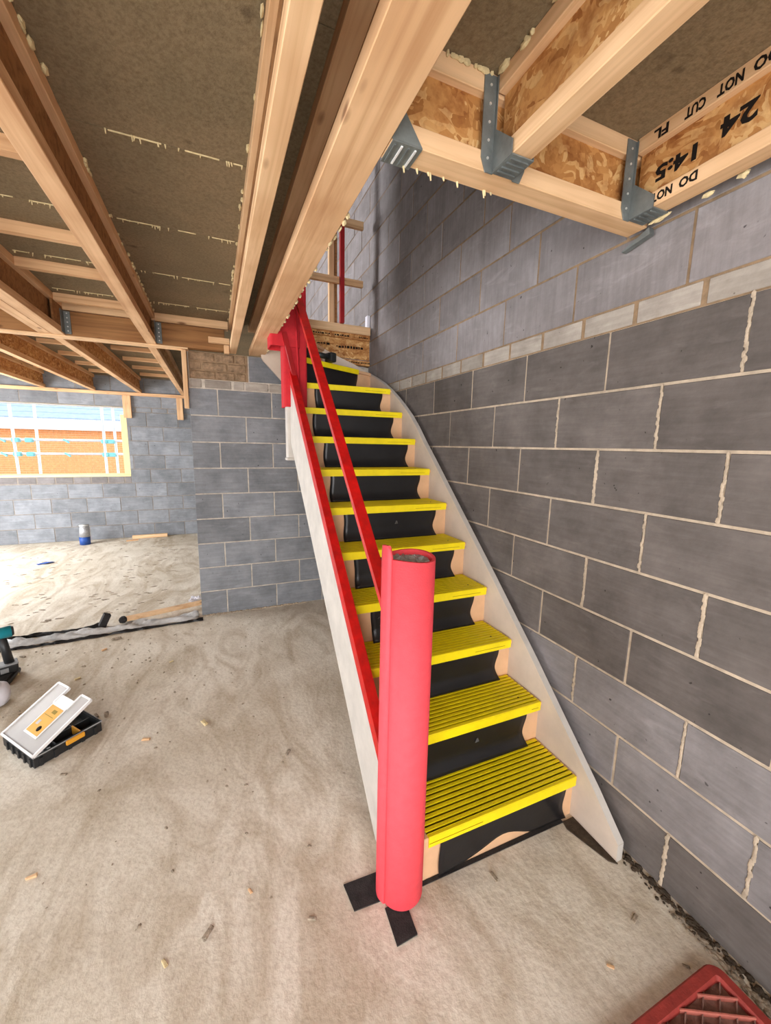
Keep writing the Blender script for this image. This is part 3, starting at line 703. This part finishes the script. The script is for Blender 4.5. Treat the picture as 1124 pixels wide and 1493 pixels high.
for zc, xa, xb in ((2.49, -.52, -.40), (2.48, -.34, -.10)):
    x = xa
    while x < xb:
        L_ = rr.uniform(.01, .03); abox(bm, x, x+L_, 1.4835, 1.4852, zc-rr.uniform(.004, .013), zc+rr.uniform(.004, .013)); x += L_+rr.uniform(.002, .01)
put('ink_marks', bm, 'stamp', LJ)
tag(box('sole_plate', -1.0, -.014, 1.455, 1.55, 2.60, 2.672, 'pale_x', None, .002), 'pale timber plate on top of the landing joist', 'timber')
tag(box('guard_rail_board', -1.15, -.088, 1.465, 1.50, 3.015, 3.07, 'pine_x', None, .002), 'lower timber guard board across the landing', 'guard board')
tag(box('guard_rail_board', -1.15, -.088, 1.465, 1.50, 3.50, 3.565, 'pine_x', None, .002), 'upper timber guard board across the landing', 'guard board')
tag(box('guard_post', -.318, -.278, 1.425, 1.464, 2.672, 3.615, 'dark_red', None, .003), 'slim red post in front of the landing guard boards', 'post')
tag(box('stud', -.40, -.352, 1.501, 1.55, 2.672, 4.6, 'pale_z', None, .002), 'tall pale stud behind the landing guard boards', 'timber')
tag(box('stud', -.347, -.325, 1.501, 1.55, 2.672, 4.6, 'beam', None, .002), 'dark edged stud beside the pale landing stud', 'timber')
tag(box('light_patch', -.03, -.004, 1.50, 1.56, 2.674, 2.79, 'white_plastic', None), 'small white piece painting a patch of light at the landing corner', 'scrap')  # white piece stands in for a bright patch of light on the wall

# cordless tool lying on the eleventh tread
PT = empty('power_tool', (-.60, 1.0, RISE*11+.008), 'black cordless tool lying on the top winder tread', 'power tool')
zt = RISE*11+.0068
X = Matrix.Translation((-.585, 1.00, zt)) @ Matrix.Rotation(math.radians(22), 4, 'Z')
box('battery', .04, .10, -.045, .045, 0, .075, 'black_plastic', PT, .012, 2, xf=X)
bm = bmesh.new(); atube(bm, (.05, 0, .04), (-.07, .005, .045), .024, .020, 12); atube(bm, (-.06, .005, .045), (-.11, .01, .05), .02, .032, 12); put('grip', bm, 'black_plastic', PT, True, X)
box('motor_body', -.17, -.09, -.05, .06, .002, .075, 'black_plastic', PT, .015, 2, xf=X)

# ---------------------------------------------------------------- things on the floor
# organiser box with its hinged lid half open
X = Matrix.Translation((-2.297, -.078, 0)) @ Matrix.Rotation(math.atan2(.191, .229), 4, 'Z')
W_, D_, Hh = .30, .325, .062
OB = empty('organiser_box', tuple(X @ Vector((W_/2, D_/2, 0))), 'black organiser box with a milky hinged lid standing open on the slab', 'toolbox')
bm = bmesh.new()
abox(bm, 0, W_, 0, D_, .002, .008); abox(bm, 0, W_, 0, .008, .008, Hh); abox(bm, 0, W_, D_-.008, D_, .008, Hh); abox(bm, 0, .008, .008, D_-.008, .008, Hh); abox(bm, W_-.008, W_, .008, D_-.008, .008, Hh)
tub = put('tray', bm, 'black_plastic', OB, xf=X)
bm = bmesh.new(); abox(bm, -.003, W_+.003, -.003, .006, Hh-.006, Hh); abox(bm, -.003, W_+.003, D_-.006, D_+.003, Hh-.006, Hh); abox(bm, -.003, .006, .006, D_-.006, Hh-.006, Hh); abox(bm, W_-.006, W_+.003, .006, D_-.006, Hh-.006, Hh)
put('rim', bm, 'grey_plastic', tub, xf=X)
for i in range(5): box('rib', .02+.06*i, .035+.06*i, -.008, .001, .004, .045, 'black_plastic', tub, xf=X)
for i in range(5): box('rib', -.008, .001, .02+.06*i, .035+.06*i, .004, .045, 'black_plastic', tub, xf=X)
box('divider', .205, .211, .008, .10, .008, .056, 'amber', OB, xf=X); box('divider', .10, .106, .008, D_-.008, .008, .05, 'black_plastic', OB, xf=X)
box('divider', .106, .292, .10, .106, .008, .05, 'black_plastic', OB, xf=X); box('divider', .205, .211, .106, D_-.008, .008, .05, 'black_plastic', OB, xf=X)
box('latch', .13, .215, -.016, -.003, .034, .060, 'amber', OB, .004, xf=X)
rr = random.Random(8)
for i in range(6):
    a, b = .02+rr.random()*.05, .014+rr.random()*.05
    box('fixing', a, a+.014, b, b+.022, .009, .03+rr.random()*.02, 'film', OB, xf=X)
XL = X @ Matrix.Translation((0, 0, .064)) @ Matrix.Rotation(math.radians(-28), 4, 'Y')
lw, ld = .30, .325
lid = prism('lid', [(0, 0), (lw, 0), (lw, .085), (lw-.085, .085), (lw-.085, .215), (lw, .215), (lw, ld), (0, ld)], 0, .003, 'z', 'clear', OB, xf=XL)
lid['label'] = 'milky clear lid with an ochre label'
bm = bmesh.new(); out = ((0, 0), (lw, 0), (lw, .085), (lw-.085, .085), (lw-.085, .215), (lw, .215), (lw, ld), (0, ld))
for a, b in zip(out, out[1:]+out[:1]): abar(bm, (a[0], a[1], .002), (b[0], b[1], .002), .010, .014)
put('lid_rim', bm, 'clear_rim', lid, xf=XL)
box('label_frame', .055, .262, .085, .212, .003, .007, 'clear_rim', lid, .001, xf=XL)
box('label_card', .066, .205, .094, .203, .007, .0085, 'label_y', lid, xf=XL)
box('print_block', .172, .19, .12, .155, .0085, .009, 'yellow_ink', lid, xf=XL); box('print_line', .155, .158, .11, .19, .0085, .009, 'yellow_ink', lid, xf=XL)
tube('print_disc', (.095, .128, .0085), (.095, .128, .0095), .014, 'stamp', lid, n=10, xf=XL)
box('print_block', .105, .128, .165, .185, .0085, .009, 'white', lid, xf=XL)

# left edge: black bag, cordless drill standing on it, white tub
bg_ = empty('tool_bag', (-2.82, .90, 0), 'low black tool bag under the drill', 'bag')
box('bag_body', -2.95, -2.715, .80, 1.0, .001, .035, 'black_plastic', bg_, .012, 2)
box('bag_flap', -2.94, -2.725, .81, .99, .035, .041, 'felt', bg_, .004)
DR = empty('cordless_drill', (-2.775, .94, .041), 'teal and black cordless drill standing on its battery', 'drill')
Xd = Matrix.Translation((-2.768, .93, .041)) @ Matrix.Rotation(math.radians(25), 4, 'Z')
box('battery', -.07, .06, -.04, .04, .0, .055, 'black_plastic', DR, .008, 2, xf=Xd)
box('battery_label', -.03, .01, -.0415, -.0395, .012, .042, 'grey_plastic', DR, xf=Xd)
box('battery_edge', -.06, .062, -.042, .042, .054, .064, 'grey_plastic', DR, .003, xf=Xd)
bm = bmesh.new(); atube(bm, (.02, 0, .06), (.0, 0, .25), .026, .022, 12); put('handle', bm, 'black_plastic', DR, True, Xd)
bm = bmesh.new(); atube(bm, (.05, 0, .275), (-.14, 0, .275), .038, .034, 16); put('motor_housing', bm, 'teal', DR, True, Xd)
bm = bmesh.new(); atube(bm, (-.14, 0, .275), (-.20, 0, .275), .03, .018, 14); put('chuck', bm, 'black_plastic', DR, True, Xd)
bm = bmesh.new(); atube(bm, (.048, 0, .275), (.062, 0, .275), .036, .028, 14); put('end_cap', bm, 'black_plastic', DR, True, Xd)
WT = empty('white_tub', (-2.72, .60, 0), 'white rounded plastic tub beside the black tool bag', 'tub')
bm = bmesh.new(); prof = [(.055, .001), (.075, .012), (.086, .05), (.086, .085), (.078, .11), (.06, .122), (0, .124)]; ring_ = []
for r_, z_ in prof[:-1]: ring_.append([bm.verts.new((-2.715+r_*math.cos(2*math.pi*k/24), .60+r_*math.sin(2*math.pi*k/24), z_)) for k in range(24)])
for A, B in zip(ring_[:-1], ring_[1:]):
    for k in range(24): bm.faces.new((A[k], A[(k+1) % 24], B[(k+1) % 24], B[k]))
bm.faces.new(ring_[0]); bm.faces.new(ring_[-1]); put('tub_body', bm, 'white_plastic', WT, True)
bm = bmesh.new(); atube(bm, (-2.715, .60, .118), (-2.715, .60, .130), .05, .048, 20); put('tub_lid', bm, 'white_plastic', WT, True)

# crumpled polythene strip along the slab edge with a timber on it
def strip(name, xa, xb, yf, wdt, mat, label, seed, h=.03):
    rr = random.Random(seed); bm = bmesh.new(); N = int((xb-xa)/.03); K = 7; rows = []
    ph = [rr.uniform(0, 6) for _ in range(8)]
    for i in range(N+1):
        x = xa+(xb-xa)*i/N; row = []; yc = yf(x); ww = wdt*(.75+.35*math.sin(x*5+ph[0])*math.sin(x*11+ph[1]))
        for k in range(K+1):
            t = k/K-.5; z = .003+h*(.5-abs(t))*(1+1.5*math.sin(x*23+ph[2]+k*2)*math.sin(x*7+ph[3]))*1.1+.006*math.sin(k*3+x*40+ph[4])*(1-2*abs(t))
            row.append(bm.verts.new((x, yc+t*ww+.006*math.sin(x*30+k), max(.002, z))))
        rows.append(row)
    for A, B in zip(rows[:-1], rows[1:]):
        for k in range(K): bm.faces.new((A[k], B[k], B[k+1], A[k+1]))
    r = bmesh.ops.extrude_face_region(bm, geom=bm.faces[:]); bmesh.ops.translate(bm, verts=[e for e in r['geom'] if isinstance(e, bmesh.types.BMVert)], vec=(0, 0, -.0018))
    return tag(put(name, bm, mat, None, True), label, 'plastic sheet')
yl = lambda x: 1.50+.02*math.sin(x*3)-.05*max(0, -2.2-x)
strip('polythene_strip', -3.15, -1.63, lambda x: yl(x)+.01, .17, 'poly', 'crumpled pale polythene strip along the slab edge', 2, .05)
strip('polythene_strip', -3.15, -1.59, lambda x: yl(x)-.085, .03, 'poly_black', 'dark polythene edge lying along the near side of the pale strip', 3, .02)
strip('polythene_strip', -3.1, -2.35, lambda x: yl(x)+.115, .04, 'poly_black', 'dark polythene edge lying along the far side of the pale strip', 5, .03)
tag(bar('timber_length', (-2.19, 1.545, .062), (-1.60, 1.78, .04), .05, .03, 'pale_x'), 'loose pale timber length lying on the polythene strip', 'timber')
tag(bar('rubber_offcut', (-2.375, 1.56, .02), (-2.33, 1.575, .115), .055, .05, 'felt'), 'upright black rubber offcut on the polythene strip', 'offcut')
bm = bmesh.new(); bmesh.ops.create_icosphere(bm, subdivisions=2, radius=1, matrix=Matrix.Translation((-2.215, 1.54, .06)) @ Matrix.Diagonal((.035, .03, .028, 1)))
for v in bm.verts: v.co += Vector((random.uniform(-.004, .004),)*3)
tag(put('rubber_lump', bm, 'felt'), 'rounded black rubber lump at the end of the timber length', 'offcut')
# far room: tub against the wall, timbers, blue scrap
PB = empty('paint_tub', (-3.31, 4.95, 0), 'small blue and silver tub standing by the far wall', 'tub')
tube('tub_base', (-3.31, 4.95, .001), (-3.31, 4.95, .12), .068, 'blue_plastic', PB, .07, 20)
tube('tub_wrap', (-3.31, 4.95, .12), (-3.305, 4.955, .29), .07, 'film', PB, .058, 20)
tube('tub_rim', (-3.305, 4.955, .29), (-3.305, 4.955, .30), .064, 'poly', PB, .064, 20)
tag(bar('timber_offcut', (-2.72, 5.13, .03), (-2.22, 5.15, .03), .06, .05, 'pale_x'), 'pale timber offcut lying along the far wall', 'timber')
tag(bar('timber_offcut', (-2.78, 4.98, .008), (-2.62, 5.0, .008), .05, .014, 'pine_x'), 'small thin timber offcut in front of the far wall', 'timber')
bm = bmesh.new()
for i in range(4): abar(bm, (-3.56+.03*i, 3.9+.02*(i % 2), .006+.004*i), (-3.48+.02*i, 3.98, .008), .05, .004)
tag(put('plastic_scrap', bm, 'blue_plastic'), 'flat blue plastic scrap on the far room floor', 'scrap')
bm = bmesh.new(); rr = random.Random(21)
for i in range(16): bmesh.ops.create_icosphere(bm, subdivisions=1, radius=1, matrix=Matrix.Translation((-1.66+rr.uniform(-.05, .04), 1.95+rr.uniform(-.08, .06), .012+rr.random()*.03)) @ Matrix.Diagonal((rr.uniform(.01, .03), rr.uniform(.01, .03), .012, 1)))
tag(put('crumpled_film', bm, 'white_plastic'), 'crumpled white film at the foot of the block pier', 'scrap')

# red plastic grid plate in the corner by the wall
RP = empty('grid_plate', (-.45, -2.1, 0), 'dusty red plastic grid plate lying by the right wall', 'plastic plate')
RSG = -.52
RX0, RX1, RY0, RY1 = -.80, -.085, -2.55, -1.783
def rrect(x0, x1, y0, y1, r, n=6):
    P_ = []
    for cx, cy, a0 in ((x1-r, y1-r, 0), (x0+r, y1-r, 90), (x0+r, y0+r, 180), (x1-r, y0+r, 270)):
        for k in range(n+1): a = math.radians(a0+90*k/n); P_.append((cx+r*math.cos(a), cy+r*math.sin(a)))
    return P_
bm = bmesh.new(); prof = [(0, .001), (0, .026), (.006, .034), (.030, .034), (.036, .026), (.036, .010)]; R_ = []
for ins, z_ in prof: R_.append([bm.verts.new((x, y, z_)) for x, y in rrect(RX0+ins, RX1-ins, RY0+ins, RY1-ins, max(.04-ins, .01))])
m_ = len(R_[0])
for A, B in zip(R_, R_[1:]+R_[:1]):
    for k in range(m_): bm.faces.new((A[k], A[(k+1) % m_], B[(k+1) % m_], B[k]))
put('frame', bm, 'red_plastic', RP)
box('bed', RX0+.034, RX1-.034, RY0+.034, RY1-.034, .001, .016, 'red_dirty', RP)
bx0, bx1, by0, by1 = RX0+.034, RX1-.034, RY0+.034, RY1-.034
def diag(c, sgn):
    """the line y = sgn*x + c clipped to the bed"""
    P_ = [(x, sgn*x+c) for x in (bx0, bx1) if by0 <= sgn*x+c <= by1]+[((y-c)/sgn, y) for y in (by0, by1) if bx0 < (y-c)/sgn < bx1]
    return P_[:2] if len(P_) >= 2 and (Vector(P_[0])-Vector(P_[1])).length > .03 else None
c_ = -3.4
while c_ < -.9:
    for sg, nm, hh, wd, mt in ((RSG, 'cross_rib', .016, .0035, 'red_rib'), (-RSG, 'long_rib', .010, .003, 'red_dirty')):
        L_ = diag(c_, sg)
        if L_: bar(nm, (*L_[0], .015+hh/2), (*L_[1], .015+hh/2), wd, hh, mt, RP)
    c_ += .042

# rubble and dirt along the foot of the right wall, chips on the slab
bm = bmesh.new(); rr = random.Random(5)
for i in range(420):
    y = rr.uniform(-2.3, -1.36); s = rr.uniform(.002, .009) * (1.5 if rr.random() < .1 else 1)
    bmesh.ops.create_icosphere(bm, subdivisions=1, radius=1, matrix=Matrix.Translation((-abs(rr.gauss(0, .018))-.003, y, s*.4)) @ Matrix.Diagonal((s, s*rr.uniform(.8, 1.8), s*.7, 1)))
tag(put('rubble', bm, 'dirt'), 'brown dirt and grit along the foot of the right wall', 'rubble', kind='stuff')
bm = bmesh.new()
for i in range(90):
    y = rr.uniform(-1.95, -1.66); s = rr.uniform(.003, .010)
    bmesh.ops.create_icosphere(bm, subdivisions=1, radius=1, matrix=Matrix.Translation((-.03-rr.random()*.025, y, s*.5)) @ Matrix.Diagonal((s, s*1.4, s*.6, 1)))
tag(put('mortar_crumbs', bm, 'rubble'), 'pale mortar crumbs in the corner beside the red grid plate', 'rubble', kind='stuff')
bm = bmesh.new()
for i in range(130):
    x = rr.uniform(-1.58, -.65); s = rr.uniform(.004, .012)
    bmesh.ops.create_icosphere(bm, subdivisions=1, radius=1, matrix=Matrix.Translation((x, PY-abs(rr.gauss(0, .012))-.002, s*.4)) @ Matrix.Diagonal((s*1.6, s, s*.7, 1)))
tag(put('mortar_droppings', bm, 'mortar_cream'), 'pale mortar droppings along the foot of the middle wall', 'rubble', kind='stuff')
chips = [(303, 1362, .02), (455, 1340, .013), (720, 1280, .016), (213, 1079, .02), (113, 990, .016), (155, 1043, .022), (420, 1098, .018), (298, 1055, .024), (170, 932, .03), (152, 948, .018), (250, 965, .014), (1092, 1345, .013), (925, 1340, .016), (46, 1280, .016), (365, 1300, .010), (240, 1405, .012), (890, 1410, .01), (33, 958, .018), (122, 972, .012), (20, 985, .03), (140, 1045, .02), (93, 1130, .014), (70, 905, .02), (1000, 1410, .010)]
for px, py, s in chips:
    d = CF+CR*((px-562)/FPX)-CU*((py-746.5)/FPX); t = -CAM.z/d.z; p = CAM+d*t
    if p.x > -.05: continue
    bm = bmesh.new(); a = rr.uniform(0, 3); 
    abox(bm, -s, s, -s*.4, s*.4, 0.0005, s*.5, s*.12)
    for v in bm.verts: v.co.x += rr.uniform(-.2, .2)*s; v.co.y += rr.uniform(-.15, .15)*s
    km = rr.choice(['pale_x', 'rubble', 'rubble', 'foam']); kn = {'pale_x': 'wooden', 'rubble': 'mortar', 'foam': 'foam'}[km]
    marks = {'organiser box': (-2.25, .1), 'polythene strip': (-2.4, 1.4), 'foam roll': (-.95, -1.35), 'wall string foot': (-.1, -1.45), 'red grid plate': (-.4, -1.78), 'block pier': (-1.5, 1.4), 'outer stair string': (-1.0, -.5), 'tool bag': (-2.75, .9)}
    near = min(marks, key=lambda k_: (marks[k_][0]-p.x)**2+(marks[k_][1]-p.y)**2)
    tag(put('debris_chip', bm, km, None, xf=Matrix.Translation((p.x, p.y, 0)) @ Matrix.Rotation(a, 4, 'Z')), 'small loose %s chip on the slab, the %s being closest' % (kn, near), 'debris', 'debris chips on the slab')
rr2 = random.Random(78); bm = bmesh.new()
for i in range(240):
    x, y = rr2.uniform(-3.0, -1.1), rr2.triangular(-1.2, 1.38, 1.25); s = rr2.uniform(.002, .007)
    if (x < -2.0 and -.2 < y < .42) or (x < -2.58 and .45 < y < 1.05): continue
    bmesh.ops.create_icosphere(bm, subdivisions=1, radius=1, matrix=Matrix.Translation((x, y, s*.25)) @ Matrix.Rotation(rr2.uniform(0, 3), 4, 'Z') @ Matrix.Diagonal((s*1.5, s, s*.6, 1)))
tag(put('floor_grit', bm, 'rubble'), 'fine grit scattered over the slab left of the stairs', 'rubble', kind='stuff')
rr2 = random.Random(77)
bm = bmesh.new()
for i in range(200):
    x, y = rr2.uniform(-4.3, -1.9), rr2.uniform(1.8, 5.0); s = rr2.uniform(.008, .028)
    bmesh.ops.create_icosphere(bm, subdivisions=1, radius=1, matrix=Matrix.Translation((x, y, .0)) @ Matrix.Rotation(rr2.uniform(-.5, .5), 4, 'Z') @ Matrix.Diagonal((s*1.6, s*.5, .006, 1)))
tag(put('slab_crumbs', bm, 'rubble'), 'scattered crumbs over the bright far room floor', 'rubble', kind='stuff')

# ---------------------------------------------------------------- window opening and the world outside
wi = empty('window_1', (-3.7, FY+.05, WZ0), kind='structure')
box('jamb_lining', WX1-.085, WX1, FY+.02, FY+.26, WZ0, WZ1-.12, 'insul', wi, .003)
box('jamb_lining', WX0, WX0+.085, FY+.02, FY+.26, WZ0, WZ1-.12, 'insul', wi, .003)
box('sill_board', WX0, WX1, FY-.005, FY+.26, WZ0-.02, WZ0+.012, 'insul', wi, .003)
box('head_board', WX0, WX1, FY+.12, FY+.26, WZ1-.01, WZ1+.05, 'white', wi)
NB = empty('neighbour_house', (-7.0, 16.1, -2), 'orange brick house with white fascia seen through the window', 'house')
bm = bmesh.new(); abox(bm, -22, 0, 16.0, 16.3, -2, 1.93)
nw = put('house_wall', bm, 'ext_mortar', NB)
bm = bmesh.new(); z = .2; j = 0
while z < 1.9:
    x = -14+(.11 if j % 2 else 0)
    while x < -3.2: abox(bm, x, x+.215, 15.992, 16.05, z, z+.065); x += .225
    z += .075; j += 1
tag(put('brickwork', bm, 'ext_brick', NB), kind='stuff')
box('fascia', -22, -3.9, 15.7, 15.75, 1.93, 2.29, 'ext_white', NB); box('soffit', -22, -3.9, 15.7, 16.0, 1.92, 1.94, 'ext_white', NB)
for i in range(9):
    z0 = 2.29+.20*i; y0 = 15.62+.30*i
    prism('roof_tile_course', [(y0, z0), (y0, z0+.05), (y0+.42, z0+.30), (y0+.42, z0+.25)], -22, -4.0, 'x', 'ext_roof', NB)
SF = empty('scaffold', (-4.2, 8.1, -2), 'galvanised tube scaffold with teal couplers outside the window', 'scaffold')
for x, xt, y in ((-5.05, -5.10, 8.0), (-4.885, -4.80, 8.35), (-3.60, -3.57, 8.0), (-3.44, -3.45, 8.35)):
    tube('standard', (x, y, -2), (xt, y, 3.2), .026, 'tube', SF, n=12)
for z_, y in ((1.55, 8.06), (1.27, 8.06)):
    tube('ledger', (-8, y, z_), (-1.5, y, z_+.02), .024, 'tube', SF, n=12)
for x in (-5.07, -4.86, -3.58, -3.46):
    for z_ in (1.55, 1.27): box('coupler', x-.06, x+.06, 7.98, 8.12, z_-.045, z_+.045, 'coupler', SF, .015)
for x in (-5.28, -4.25):
    for z_ in (1.55, 1.27): bar('swivel_clip', (x-.05, 8.05, z_+.03), (x+.05, 8.02, z_-.04), .03, .03, 'coupler', SF)
